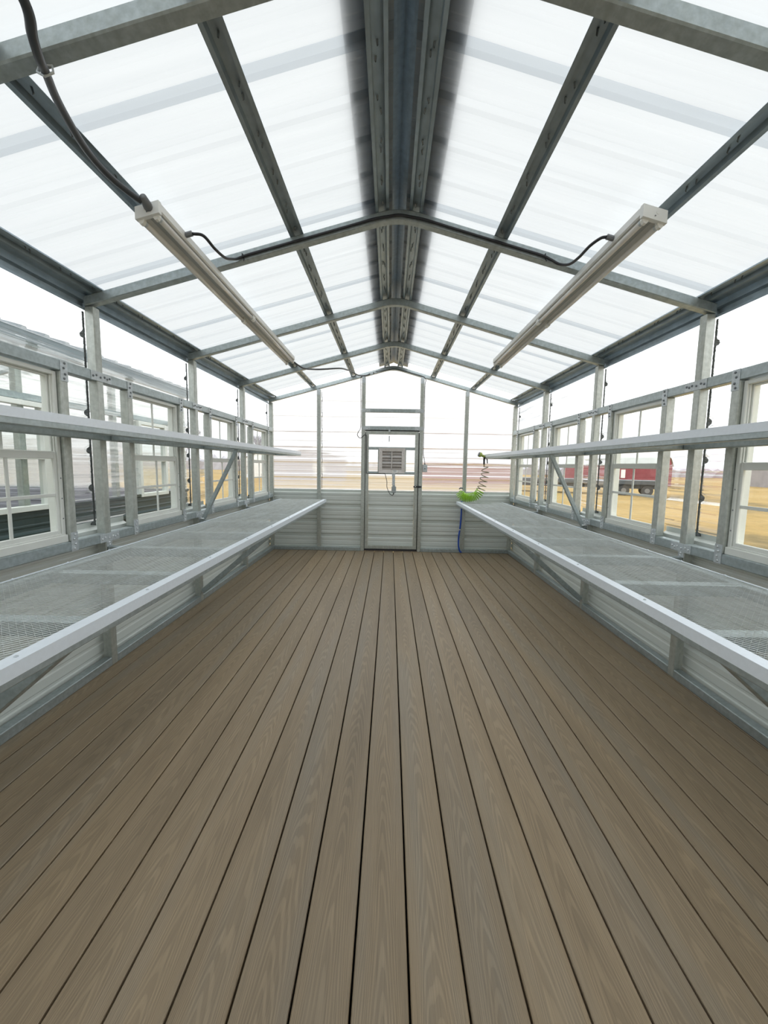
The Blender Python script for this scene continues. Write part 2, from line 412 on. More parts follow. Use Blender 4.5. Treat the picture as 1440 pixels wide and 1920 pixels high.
# ------------------------------------------------------------------ walls left and right
def side_wall(s):
    side = 'left' if s < 0 else 'right'
    root = empty('wall_'+side, (s*WS, (YN+YE)/2, 0), 'structure')
    holes = [(a, b, Z_SILL1, Z_HD0) for a, b in WIN]
    fn = lambda u, v, d: (s*(WS+d), u, v)
    sheet(MB(), fn, YN, YS, -.02, ZP, WC, holes).build('base_panel', PANEL, root, flipfix=False)
    # clear sheets, lapped behind the frames
    cuts = [YN, FR[1]+.027, FR[2]+.027, FR[3]+.027, FR[4]+.027, FR[5]+.027, YS]
    for i in range(len(cuts)-1):
        dd = .0016*(i % 2)
        f2 = lambda u, v, d, dd=dd: (s*(WS+d+.003+dd), u, v)
        sheet(MB(), f2, cuts[i]-(.02 if i else 0), cuts[i+1]+.02, ZP-.06, 2.30, WC, holes).build('clear_sheet', CLEAR, root, flipfix=False)
    # dark seal tape following the ribs where the sheets lap
    for y in cuts[1:-1]+[YE+.01]:
        t = MB(); z = ZP-.02; pts = []
        while z < 2.19:
            kk = (z-WC)/RIBP; dz = (kk-round(kk))*RIBP
            out = .020*math.sqrt(max(0, 1-(dz/.020)**2)) if abs(dz) < .020 else 0
            pts.append((z, .0035+.0015*random.random()+out)); z += .0066
        vs = []
        for z, d in pts:
            for x, yy in ((-.002, y-.010), (-.002, y), (d, y), (d, y-.010)): vs.append((s*(WS+x), yy+random.uniform(-.0015, .0015), z))
        n4 = len(pts)
        t.add(vs, [(i*4+k, i*4+(k+1)%4, (i+1)*4+(k+1)%4, (i+1)*4+k) for i in range(n4-1) for k in range(4)]+[(0,1,2,3), (n4*4-1, n4*4-2, n4*4-3, n4*4-4)])
        t.build('seal_tape', TAPE, root)
    # girt hat at the top of the wall
    g = MB(); prof = [(2.186,0),(2.200,0),(2.206,.022),(2.236,.022),(2.242,0),(2.283,0)]
    for (z, d), (z2, d2) in zip(prof, prof[1:]):
        g.add([(s*(WO+d),YN,z),(s*(WO+d),YE2,z),(s*(WO+d2),YE2,z2),(s*(WO+d2),YN,z2),
               (s*(WO+d+.0012),YN,z),(s*(WO+d+.0012),YE2,z),(s*(WO+d2+.0012),YE2,z2),(s*(WO+d2+.0012),YN,z2)], [(0,1,2,3),(7,6,5,4),(0,4,5,1),(3,2,6,7)])
    g.build('top_girt', PURL, root)
    posts = FR+[YE]
    # base rail
    br = MB()
    for a, b in zip(posts, posts[1:]): br.cbox((s*WI, a+T, 0), (s*WO, b, T), .004)
    br.cbox((s*WI, YN+T, 0), (s*WO, FR[0], T), .004)
    br.build('base_rail', STEEL, root)
    # sill and header rails, one per bay
    for f, nx in zip(posts, posts[1:]):
        MB().cbox((s*WI, f+T, Z_SILL0), (s*WO, nx, Z_SILL1), .004).build('sill_rail', STEEL, root)
        MB().cbox((s*WI, f+T, Z_HD0), (s*WO, nx, Z_HD1), .004).build('header_rail', STEEL, root)
        for y in (f+OA-T, f+OB):
            MB().cbox((s*WI, y, Z_SILL1), (s*WO, y+T, Z_HD0), .004).build('window_stud', STEELV, root)
    # perforated plates with screws
    def plate(name, y0, y1, z0, z1, horizontal, scr, leg=None):
        p = MB(); p.cbox((s*(WI-.003), y0, z0), (s*WI, y1, z1), .0008)
        if leg: p.cbox((s*(WI-.003), leg[0], leg[1]), (s*WI, leg[2], leg[3]), .0008)
        o = p.build(name, PLATE, root)
        for (y, z) in scr: MB().dot((s*(WI-.003), y, z), (-s, 0, 0), .0065, .006).build('screw', SCREW if z < 1.2 else SCREWD, o)
    for f in FR:
        for y in (f+OA-T, f+OB+.002):
            zs = [1.742, 1.766, 1.797, 1.823]
            plate('mending_plate', y, y+.052, 1.728, 1.838, False, [(y+.022+.008*((k % 2)), z) for k, z in enumerate(zs)])
            zs = [.818, .842, .871, .895]
            plate('mending_plate', y, y+.052, .802, .908, False, [(y+.022+.008*((k % 2)), z) for k, z in enumerate(zs)])
        if f > 0:
            y = f-.055
            ys = [y+.018, y+.045, y+.082, y+.118, y+.142, y+.165]
            plate('mending_plate', y, y+.182, 1.782, 1.836, True, [(q, 1.806+.007*(k % 2)) for k, q in enumerate(ys)])
            plate('mending_plate', y, y+.182, .805, .858, True, [(q, .828+.007*(k % 2)) for k, q in enumerate(ys)]+[(f+.026, .80), (f+.030, .785)],
                  (f+.002, .772, f+.052, .806))
    return root
side_wall(-1); side_wall(1)

# windows: single-hung, two by two grid in each sash
wn_i = 0
def make_window(s, a, b, n):
    g = .003
    yc = (a+b)/2
    root = empty('window_%d' % n, (s*(WO-.015), yc, Z_SILL1), 'structure')
    X = lambda v: s*v
    a += g; b -= g; z0, z1 = Z_SILL1+.012, Z_HD0-.006
    fr = MB(); fw = .024; xi, xo = WO-.036, WO+.034
    fr.cbox((X(xi), a, z0), (X(xo), a+fw, z1)); fr.cbox((X(xi), b-fw, z0), (X(xo), b, z1))
    fr.cbox((X(xi), a+fw, z1-.022), (X(xo), b-fw, z1)); fr.cbox((X(xi-.012), a-.0, z0-.012), (X(xo), b, z0+.028))
    fr.cbox((X(xi+.002), a+fw, z0+.028), (X(xi+.02), b-fw, z0+.036))
    # channel steps of the vinyl extrusion
    for y in (a+fw, b-fw-.006): fr.cbox((X(xi+.012), y, z0+.03), (X(xi+.018), y+.006, z1-.022))
    fo = fr.build('window_frame', VINYL, root)
    for z in (.99, 1.10, 1.21):
        for y in (a+.014, b-.014): MB().dot((X(xi), y, z), (-s,0,0), .004, .002).build('screw', SCREWD, fo)
    ya, yb = a+fw, b-fw; zm = 1.331
    def sash(name, x0, x1, zb, zt, w, rb, rtp):
        m = MB(); m.cbox((X(x0), ya, zb), (X(x1), ya+w, zt)); m.cbox((X(x0), yb-w, zb), (X(x1), yb, zt))
        m.cbox((X(x0), ya+w, zb), (X(x1), yb-w, zb+rb)); m.cbox((X(x0), ya+w, zt-rtp), (X(x1), yb-w, zt))
        o = m.build(name, VINYL, root)
        zc = (zb+rb+zt-rtp)/2; xm = (x0+x1)/2
        q = MB(); q.cbox((X(xm-.004), yc-.009, zb+rb), (X(xm+.004), yc+.009, zt-rtp)); q.cbox((X(xm-.0045), ya+w, zc-.009), (X(xm+.0045), yb-w, zc+.009))
        q.build('muntin', VINYL, o)
        MB().add([(X(xm), ya+w, zb+rb), (X(xm), yb-w, zb+rb), (X(xm), yb-w, zt-rtp), (X(xm), ya+w, zt-rtp)], [(0,1,2,3)]).build('pane', GLASS, o, flipfix=False)
    sash('lower_sash', WO-.028, WO-.012, z0+.030, zm+.022, .018, .026, .040)
    sash('upper_sash', WO-.010, WO+.004, zm-.016, z1-.022, .010, .016, .010)
n = 1
for s in (-1, 1):
    for k in (1, 2, 3, 4, 5):
        make_window(s, WIN[k][0], WIN[k][1], n); n += 1
# nearest bays (beside the camera) carry the same windows
for s in (-1, 1): make_window(s, WIN[0][0], WIN[0][1], n); n += 1

# ------------------------------------------------------------------ portal frames
def rafter_section(mb, y0, y1, xe=WO+.0):
    # centre line of the underside with a bent apex
    L = .12; n = 8; pts = []
    for k in range(n+1):
        t = -L+2*L*k/n; pts.append((t, ZA-SL*L-(-(t*t)+L*L)*0+(L*L-t*t)*SL/(2*L)))
    xs = [(-xe, zr(xe))]+pts+[(xe, zr(xe))]
    lo = xs; hi = [(x, z+TV) for x, z in xs]
    c = .005
    m = len(lo)
    ring = []
    for i, (x, z) in enumerate(lo):
        ring.append([(x, y0+c, z), (x, y0, z+c), (x, y0, z+TV-c), (x, y0+c, z+TV), (x, y1-c, z+TV), (x, y1, z+TV-c), (x, y1, z+c), (x, y1-c, z)])
    vs = [p for r in ring for p in r]
    fs = [(i*8+k, i*8+(k+1)%8, (i+1)*8+(k+1)%8, (i+1)*8+k) for i in range(m-1) for k in range(8)]
    fs += [tuple(range(8)), tuple((m-1)*8+k for k in range(7,-1,-1))]
    return mb.add(vs, fs)
FL = ['bent steel roof frame behind the camera with two wall posts',
      'bent steel roof frame just above the viewpoint',
      'nearest roof frame crossing the top corners, thick cable clipped to its left rafter',
      'bent steel frame carrying the black cord over the ridge between the two light fixtures',
      'bent steel frame under the middle of the light fixtures, with shelf braces at its posts',
      'bent steel frame crossing at the far ends of the light fixtures']
for k, f in enumerate(FR):
    fo = empty('portal_frame', (0, f, 0), None, FL[k], 'frame', 'portal frames along the greenhouse')
    rafter_section(MB(), f, f+T).build('rafter', STEEL, fo)
    for s in (-1, 1):
        MB().cbox((s*WI, f, 0), (s*WO, f+T, zr(WO)-.001), .004).build('post', STEELV, fo)
fo = empty('portal_frame', (0, YE, 0), None, 'farthest bent steel frame, set in the end wall above the door', 'frame', 'portal frames along the greenhouse')
rafter_section(MB(), YE, YE2).build('rafter', STEEL, fo)
for s in (-1, 1): MB().cbox((s*WI, YE, 0), (s*WO, YE2, zr(WO)-.001), .004).build('post', STEELV, fo)
fo = empty('portal_frame', (0, YN, 0), None, 'bent steel frame of the near gable behind the viewpoint', 'frame', 'portal frames along the greenhouse')
rafter_section(MB(), YN, YN+T).build('rafter', STEEL, fo)
for s in (-1, 1): MB().cbox((s*WI, YN, 0), (s*WO, YN+T, zr(WO)-.001), .004).build('post', STEELV, fo)

# ------------------------------------------------------------------ ceiling: purlins, sheets, ridge cap
ceil = empty('ceiling', (0, (YN+YE)/2, zr(0)), 'structure')
HH = .022
def hat(xc, s):
    m = MB(); sec = [(-.038, 0), (-.0225, 0), (-.019, HH), (.019, HH), (.0225, 0), (.038, 0)]
    for e in (0, .0013):
        pass
    for (a, d), (b, d2) in zip(sec, sec[1:]):
        v = []
        for e in (0, .0013):
            for y in (YN-.03, YE2+.03):
                for q, h in ((a, d), (b, d2)):
                    x = s*(xc+q); v.append((x, y, zr(xc+q)+TV+h+e+.0004))
        m.add(v, [(0,1,3,2),(4,6,7,5),(0,2,6,4),(1,5,7,3)])
    o = m.build('purlin', PURL, ceil)
    # screw tips and slots pressed in the crown
    y = .95
    while y < YE:
        for dy in (0, .05):
            a = y+dy+random.uniform(-.012, .012); x = s*(xc+random.uniform(-.008, .008)); z = zr(xc)+TV+HH
            if all(not (fy-.02 < a < fy+T+.02) for fy in FR):
                MB().tube([(x, a, z), (x+random.uniform(-.004,.004), a+.005, z-.014), (x, a+.002, z-.020)], [.004, .003, .001], 6).build('screw_tip', SCREWD, o)
        y += RIBP
for s in (-1, 1):
    for xc in (.096, .585, 1.178, 1.765): hat(xc, s)
ZSH = TV+HH+.003
for s in (-1, 1):
    MB().add([(s*x, y, zr(x)+TV+.010+e) for e in (0, .0015) for y in (YN-.03, YE2+.03) for x in (1.798, 1.862)],
             [(0,1,3,2),(4,6,7,5),(0,2,6,4),(1,5,7,3),(0,4,5,1),(2,3,7,6)]).build('eave_gap_strip', PURL, ceil)  # added strip blocking the light gap between eave purlin and girt
def roof_sheet(s, y0, y1, dd):
    fn = lambda u, v, d: (s*u, v, zr(u)+ZSH+d+dd)
    return sheet(MB(), fn, .04, 1.905, y0, y1, 1.62, (), .4).build('roof_sheet', ROOFM, ceil, flipfix=False)
edges = [1.62+.9144*k for k in range(-4, 6)]
for s in (-1, 1):
    for k in range(len(edges)-1):
        a, b = edges[k]+.002, edges[k+1]+.002
        a = max(a, YN-.04); b = min(b, YS+.03)
        if b-a > .1: roof_sheet(s, a, b, 0)
        if k: sheet(MB(), lambda u, v, d: (s*u, v, zr(u)+ZSH+d-.0018), .04, 1.905, edges[k]-.032, edges[k]+.034, 1.62, (), .4).build('sheet_lap', LAPM, ceil, flipfix=False)
rc = MB()
sec = [(-.212, -.004), (-.205, 0), (-.03, 0), (0, .006), (.03, 0), (.205, 0), (.212, -.004)]
vv = []
for e in (0, .0012):
    for y in (YN-.06, YS+.05):
        for x, d in sec: vv.append((x, y, zr(x)+ZSH+.029+d+e))
k_ = len(sec); ff = []
for i in range(k_-1):
    ff += [(i, i+1, k_+i+1, k_+i), (2*k_+i, 3*k_+i, 3*k_+i+1, 2*k_+i+1)]
ff += [(0, k_, 3*k_, 2*k_), (k_-1, 3*k_-1, 4*k_-1, 2*k_-1)]
rc.add(vv, ff).build('ridge_cap', CAP, ceil)

# ------------------------------------------------------------------ far gable wall
wf = empty('wall_back', (0, YS, 0), 'structure')
DX0, DX1 = -.402, .402
DZ0, DZ1 = .03, 1.822
dh = [(DX0, DX1, DZ0, DZ1)]
fnb = lambda u, v, d: (u, YS+d, v)
sheet(MB(), fnb, -WS, WS, -.02, ZP-.005, WC, dh).build('base_panel', PANEL, wf, flipfix=False)
MB().cbox((-WI, YS-.022, ZP-.012), (DX0-.03, YS-.004, ZP+.008), .002).build('panel_trim', PANEL, wf)
MB().cbox((DX1+.03, YS-.022, ZP-.012), (WI, YS-.004, ZP+.008), .002).build('panel_trim', PANEL, wf)
gs = MB()
xs = sorted(set([-WS, WS, DX0, DX1, 0]+[-WS+i*.2 for i in range(1, 19)]))
pr = profile(ZP-.06, 2.80, WC, [DZ1])
for i in range(len(xs)-1):
    for j in range(len(pr)-1):
        uc = (xs[i]+xs[i+1])/2; vc = (pr[j][0]+pr[j+1][0])/2
        if DX0 < uc < DX1 and DZ0 < vc < DZ1: continue
        def cl(x, v): return min(v, zr(x)+TV+HH+.018)
        q = [(xs[i], pr[j]), (xs[i+1], pr[j]), (xs[i+1], pr[j+1]), (xs[i], pr[j+1])]
        vs = [(x, YS+p[1]+.003, cl(x, p[0])) for x, p in q]
        if max(v[2] for v in vs)-min(v[2] for v in vs) < 1e-5 or vs[0][2] >= vs[3][2]-1e-6 and vs[1][2] >= vs[2][2]-1e-6: continue
        gs.add(vs, [(0,1,2,3)])
gs.build('clear_sheet', CLEARE, wf, flipfix=False)
MB().cbox((-WI, YE, 0), (DX0-.06, YE2, T), .004).build('base_rail', STEEL, wf)
MB().cbox((DX1+.06, YE, 0), (WI, YE2, T), .004).build('base_rail', STEEL, wf)
for s in (-1, 1):
    x = s*1.097; MB().cbox((x-T/2, YE, T), (x+T/2, YE2, zr(x)-.006), .004).build('gable_stud', STEELV, wf)
    o = MB().cbox((x-.024, YE-.003, 2.33), (x+.024, YE, 2.41), .0008).build('mending_plate', PLATE, wf)
    a, b = (s*.405, s*.460); x0, x1 = min(a, b), max(a, b)
    MB().cbox((x0, YE, 0), (x1, YE2, zr(.43)-.008), .004).build('door_jamb', STEELV, wf)
    MB().cbox((x0+.003, YE-.003, 2.51), (x1-.003, YE, 2.60), .0008).build('mending_plate', PLATE, wf)
    for z in (2.115, 1.858):
        p = MB().cbox((min(s*.46, s*.33), YE-.003, z-.026), (max(s*.46, s*.33), YE, z+.026), .0008).build('mending_plate', PLATE, wf)
        for i in range(5): MB().dot((s*(.452-.026*i), YE-.003, z+.006*(-1)**i), (0,-1,0), .005, .005).build('screw', SCREW, p)
MB().cbox((-.405, YE, 2.088), (.405, YE2, 2.142), .004).build('header_rail', STEEL, wf)
MB().cbox((-.405, YE, 1.830), (.405, YE2, 1.888), .004).build('header_rail', STEEL, wf)
# tape at the gable sheet laps
t = MB()
for s in (-1, 1):
    x = s*1.097+.036; pr2 = profile(ZP+.02, 2.38, WC)
    for (v, d), (v2, d2) in zip(pr2, pr2[1:]):
        t.box((x-.003, YS+min(d, d2)-.004, v), (x+.003, YS+max(d, d2)+.002, v2))
t.build('seal_tape', TAPE, wf)

# near gable (behind the camera), same sheets
wnr = empty('wall_front', (0, YN, 0), 'structure')
fnn = lambda u, v, d: (u, YN-.024-d, v)
sheet(MB(), fnn, -WS, WS, -.02, ZP, WC).build('base_panel', PANEL, wnr, flipfix=False)
gs = MB()
for i in range(len(xs)-1):
    q = [(xs[i], ZP-.02), (xs[i+1], ZP-.02), (xs[i+1], zr(xs[i+1])+TV+HH), (xs[i], zr(xs[i])+TV+HH)]
    gs.add([(x, YN-.027, z) for x, z in q], [(0,1,2,3)])
gs.build('clear_sheet', CLEARE, wnr, flipfix=False)
for x in (-1.097, -.43, .43, 1.097): MB().cbox((x-T/2, YN, 0), (x+T/2, YN+T, zr(x)-.006), .004).build('gable_stud', STEELV, wnr)

# ------------------------------------------------------------------ door
dr = empty('door_1', (DX0, YE+.02, DZ0), 'structure')
dy0, dy1 = YE+.010, YE+.050
df = MB()
df.cbox((-.398, dy0, .036), (-.349, dy1, 1.818), .003); df.cbox((.342, dy0, .036), (.395, dy1, 1.818), .003)
df.cbox((-.349, dy0, 1.768), (.342, dy1, 1.818), .003); df.cbox((-.349, dy0, .036), (.342, dy1, .088), .003)
df.build('door_frame', STEELV, dr)
for z0, z1 in ((1.541, 1.582), (1.178, 1.216)): MB().cbox((-.349, dy0, z0), (.342, dy1, z1), .003).build('door_rail', STEEL, dr)
for s in (-1, 1): MB().cbox((s*.200-.011, dy0+.004, 1.216), (s*.200+.011, dy1, 1.541), .002).build('vent_stud', STEELV, dr)
sheet(MB(), lambda u, v, d: (u, dy1+.004+d*.7, v), -.349, .342, .05, ZP-.008, WC).build('door_panel', PANEL, dr, flipfix=False)
sheet(MB(), lambda u, v, d: (u, dy1+.006+d*.7, v), -.349, .342, ZP-.03, 1.79, WC, [(-.20, .20, 1.20, 1.56)]).build('clear_sheet', CLEARE, dr, flipfix=False)
MB().cbox((-.349, dy1-.014, ZP-.016), (.342, dy1+.002, ZP+.004), .002).build('panel_trim', PANEL, dr)
MB().box((-.403, dy0+.004, .008), (.403, dy1, .034)).build('door_gap_shade', BLACK, dr)  # black strip painting in the shaded gap below the door
MB().box((-.404, dy1-.004, 1.812), (.404, dy1+.004, 1.834)).build('light_stop', BLACK, dr)  # added black strip blocking the light slit over the door
for xa, xb in ((.392, .408), (-.408, -.392)): MB().box((xa, dy1-.004, .03), (xb, dy1+.004, 1.80)).build('light_stop', BLACK, dr)  # added black strips blocking the bright seams beside the door leaf
lt = MB(); lt.cbox((.330, dy0-.016, .984), (.452, dy0, 1.008), .004); lt.cbox((.345, dy0-.026, .986), (.372, dy0-.010, 1.014), .003)
lt.cyl((.416, dy0-.03, .996), (.416, dy0-.005, .996), .016)
lo = lt.build('latch', BLACK, dr)
MB().cyl((.360, dy0-.034, 1.003), (.360, dy0-.018, 1.003), .008).build('latch_pin', SCREW, lo)
# spring hook and chain above the vent
hk = MB(); hk.cbox((-.058, dy0-.012, 1.80), (-.030, dy0-.002, 1.835), .002); hk.tube([(-.045, dy0-.012, 1.80), (-.045, dy0-.014, 1.74)], .002, 6)
hk.tube([(-.045, dy0-.014, 1.745), (-.045, dy0-.014, 1.665)], .0075, 8); hk.tube([(-.045, dy0-.014, 1.665), (-.047, dy0-.012, 1.590)], .0013, 6)
hk.tube([(-.152, dy0-.004, 1.785), (-.150, dy0-.004, 1.59)], .0012, 6); hk.dot((-.152, dy0, 1.786), (0,-1,0), .007, .008)
hk.build('spring_hook', PLATE, dr)

# ------------------------------------------------------------------ vent fan on the door
vf = empty('shutter_vent', (0, dy0, 1.192), None, 'square aluminium louvered shutter vent mounted in the middle of the end door', 'vent')
vy = dy0-.022
fr = MB()
def mitre(x0, x1, z0, z1, w, y0, y1):
    O = [(x0,z0),(x1,z0),(x1,z1),(x0,z1)]; I = [(x0+w,z0+w),(x1-w,z0+w),(x1-w,z1-w),(x0+w,z1-w)]
    for k in range(4):
        a, b, c, d = O[k], O[(k+1)%4], I[(k+1)%4], I[k]
        e = .0012
        fr.add([(a[0],y0,a[1]),(b[0],y0,b[1]),(c[0],y0+.004,c[1]),(d[0],y0+.004,d[1]),(a[0],y1,a[1]),(b[0],y1,b[1]),(c[0],y1,c[1]),(d[0],y1,d[1])],
               [(0,1,2,3),(7,6,5,4),(0,4,5,1),(1,5,6,2),(2,6,7,3),(3,7,4,0)])
mitre(-.195, .195, 1.194, 1.568, .050, vy, dy0+.02)
fr.build('vent_frame', ALU, vf)
MB().box((-.147, dy0+.030, 1.244), (.147, dy0+.034, 1.520)).build('back_plate', ALUD, vf)
for k in range(6):
    z = 1.247+k*.0455; lv = MB()
    lv.add([(-.145, vy+.010, z), (.145, vy+.010, z), (.145, vy+.028, z+.044), (-.145, vy+.028, z+.044), (-.145, vy+.012, z), (.145, vy+.012, z), (.145, vy+.030, z+.044), (-.145, vy+.030, z+.044)],
           [(0,1,2,3),(7,6,5,4),(0,4,5,1),(1,5,6,2),(2,6,7,3),(3,7,4,0)])
    lv.cbox((-.145, vy+.006, z-.003), (.145, vy+.014, z+.004), .001)
    lv.build('louver', ALU if k in (2, 4) else ALUD, vf)  # two louvers in lighter metal, painting in the bright lines of the vent
MB().cbox((-.010, vy-.002, 1.262), (.004, vy+.006, 1.515), .001).build('tie_bar', ALU, vf)
MB().tube(spline([(-.075, vy, 1.50), (-.05, vy-.01, 1.488), (-.03, vy-.012, 1.50), (-.018, vy-.008, 1.47), (-.022, vy, 1.40)]), .003, 6).build('spring_arm', BOXG, vf)
lb = MB().box((.012, vy-.0015, 1.204), (.088, vy+.002, 1.240)).build('maker_label', LABEL, vf)
ik = MB(); 
for i in range(6): ik.box((.020+i*.009, vy-.0022, 1.226), (.0275+i*.009, vy-.0014, 1.233))
ik.box((.026, vy-.0022, 1.213), (.070, vy-.0014, 1.216))
ik.build('label_print', INK, lb)
for x, z in ((-.17,1.50),(-.10,1.545),(.17,1.49),(.17,1.27),(.10,1.21),(-.17,1.27)): MB().dot((x, vy+.001, z), (0,-1,0), .004, .002).build('screw', SCREWD, vf)
mb_ = MB(); mb_.cbox((.010, dy0-.030, 1.015), (.052, dy0-.004, 1.192), .003); mb_.cbox((.004, dy0-.022, 1.150), (.014, dy0-.004, 1.192), .002)
mo = mb_.build('motor_bracket', PLATE, vf)
for z in (1.03, 1.09, 1.16): MB().dot((.032, dy0-.030, z), (0,-1,0), .006, .002).build('screw', SCREW, mo)

jb = empty('junction_box', (.036, dy0, .892), None, 'small grey electrical box hanging under the vent on the end door', 'electrical box')
b_ = MB(); b_.cbox((.003, dy0-.045, .900), (.070, dy0, .998), .006); b_.cbox((.016, dy0-.040, .996), (.056, dy0-.004, 1.016), .004); b_.build('box_body', BOXG, jb)
MB().cbox((.008, dy0-.048, .908), (.065, dy0-.045, .990), .001).build('box_lid', BOXG, jb)
MB().cyl((.036, dy0-.024, .902), (.030, dy0-.030, .878), .010, 12, .007).build('cable_gland', BLACK, jb)

sw = empty('switch_box', (.494, YE, 1.216), None, 'grey switch box fixed beside the right door jamb with a cord running up from it', 'electrical box')
b_ = MB().cbox((.462, YE-.040, 1.220), (.528, YE+.01, 1.330), .005).build('box_body', BOXG, sw)
MB().cbox((.466, YE-.044, 1.226), (.524, YE-.040, 1.324), .001).build('cover_plate', PLATE, sw)
MB().tube([(.486, YE-.044, 1.276), (.500, YE-.060, 1.268)], .005, 8).build('toggle', GLAND, sw)
MB().cyl((.492, YE-.02, 1.330), (.491, YE-.02, 1.352), .009, 12, .006).build('cable_gland', BLACK, sw)

# thin cords
def cord(name, pts, r, label, mat=BLACK, group=None, n=8):
    P = spline(pts, n); o = MB().tube(P, r, 8).build(name, mat, None, smooth=True); return tag(o, label, 'cable', group)
yc_ = YE-.008
cord('electric_cable', [(-.30, yc_-.01, 2.650), (-.40, yc_, 2.615), (-.466, yc_, 2.600), (-.474, yc_, 2.54), (-.470, yc_, 2.2), (-.470, yc_, 1.88), (-.505, yc_, 1.80), (-.520, yc_, 1.755), (-.495, yc_, 1.715), (-.462, yc_, 1.712), (-.42, yc_, 1.752), (-.392, yc_, 1.752), (-.380, yc_, 1.715), (-.381, yc_, 1.5), (-.380, yc_, 1.22), (-.370, yc_, 1.190), (-.24, yc_, 1.186), (-.115, yc_, 1.190), (-.085, yc_, 1.13), (-.070, yc_, 1.06), (-.068, yc_, .99), (-.035, yc_-.01, .905), (.000, yc_-.02, .868), (.020, yc_-.02, .864), (.033, dy0-.030, .880)], .0045,
     'thin black cord running down the left door jamb and looping under the vent')
cord('electric_cable', [(-.26, yc_-.02, 2.668), (-.1, yc_-.012, 2.690), (0, yc_-.006, 2.712), (.1, yc_-.004, 2.700), (.25, yc_, 2.662), (.40, yc_, 2.622), (.452, yc_, 2.600), (.478, yc_, 2.552), (.466, yc_, 2.49), (.466, yc_, 2.1), (.466, yc_, 1.6), (.468, yc_, 1.48), (.482, yc_-.004, 1.41), (.491, YE-.02, 1.345)], .0045,
     'thin black cord from the ridge down the right door jamb to the switch box')
for x, z, lb_ in ((-.318, 2.640, 'left of two small grey junction boxes clipped to the end rafter near the ridge'), (-.262, 2.660, 'right of two small grey junction boxes clipped to the end rafter near the ridge')):
    e_ = empty('cable_box', (x, YE, z-.02), None, lb_, 'electrical box', 'boxes on the end rafter')
    MB().cbox((x-.022, YE-.028, z-.020), (x+.022, YE-.001, z+.022), .004).build('box_body', BOXG, e_)
    MB().cyl((x-.022, YE-.014, z), (x-.034, YE-.014, z-.004), .008, 10).build('cable_gland', GLAND, e_)

# ------------------------------------------------------------------ expanded metal mesh (real strands)
def expanded(x0, x1, y0, y1, z, lwd=.026, swd=.0125, s=1):
    """zigzag strands running along the bench, joined where neighbours touch"""
    m = MB(); nx = int((x1-x0)/swd); ny = int((y1-y0)/(lwd/2)); vs, fs = [], []
    for j in range(nx):
        xb = x0+(j+.5)*swd; base = len(vs)
        for i in range(ny+1):
            y = y0+i*lwd/2; x = xb+(swd/2-.0003 if (i+j) % 2 else -swd/2+.0003)
            vs.append((x-.0008, y, z-.0010*s)); vs.append((x+.0008, y, z+.0010*s))
        for i in range(ny):
            a = base+2*i; fs.append((a, a+1, a+3, a+2))
    m.v = [Vector(v) for v in vs]; m.f = fs
    return m

# ------------------------------------------------------------------ benches
BX, BZ = .982, .785
BY0, BY1 = -1.2, YE-.03
BARS = [1.33+.61*k for k in range(-4, 9)]
def bench(s, label):
    root = empty('plant_bench', (s*1.38, (BY0+BY1)/2, .0), None, label, 'bench', 'mesh topped plant benches')
    xf, xb = BX, 1.668
    zt = BZ-.004
    MB().cbox((s*xf, BY0, zt-T), (s*(xf+T), BY1, zt), .004).build('front_rail', STEEL, root)
    MB().cbox((s*(xb-T), BY0, zt-T), (s*xb, BY1, zt), .004).build('back_rail', STEEL, root)
    for y in BARS+[BY1-T]:
        MB().cbox((s*(xf+T), y, zt-T), (s*(xb-T), y+T, zt), .004).build('cross_bar', STEEL, root)
    expanded(min(s*(xf+.01), s*(xb-.005)), max(s*(xf+.01), s*(xb-.005)), BY0, BY1, BZ, s=s).build('mesh_top', MESHM, root, flipfix=False)
    an = MB(); an.box((s*(xf-.003), BY0, BZ+.001), (s*(xf+.043), BY1, BZ+.0035)); an.box((s*(xf-.003), BY0, BZ-.036), (s*(xf-.0005), BY1, BZ+.001))
    eo = an.build('edge_angle', BRIGHT, root)
    y = .45
    while y < BY1:
        MB().dot((s*(xf+.022), y, BZ+.0035), (0,0,1), .0055, .004).build('screw', PLATE, eo); y += .61
    bk = MB(); bk.box((s*(xb-.014), BY0, BZ+.001), (s*(xb-.002), BY1, BZ+.003))
    y = BY0+.1
    while y < BY1: bk.dot((s*(xb-.012), y, BZ+.003), (0,0,1), .006, .005); y += .32
    bk.build('back_strip', BRIGHT, root)
    for f in FR[1:]+[YE]:
        MB().cbox((s*xb, min(f+.010, BY1-.040), zt-T+.004), (s*(WI-.001), min(f+.045, BY1-.004), zt-.006), .003).build('wall_arm', STEEL, root)
    for f in (FR[0], FR[2], FR[4]):
        y = f+T/2
        if y < BY0: continue
        MB().bar((s*(xf+.06), y, zt-T+.004), (s*(WI-.008), y, .095), .045, .045, (0,1,0)).build('brace', STEEL, root)
    return root
bench(-1, 'long empty mesh topped metal bench along the left wall')
bench(1, 'long mesh topped metal bench along the right wall, green hose at its end')

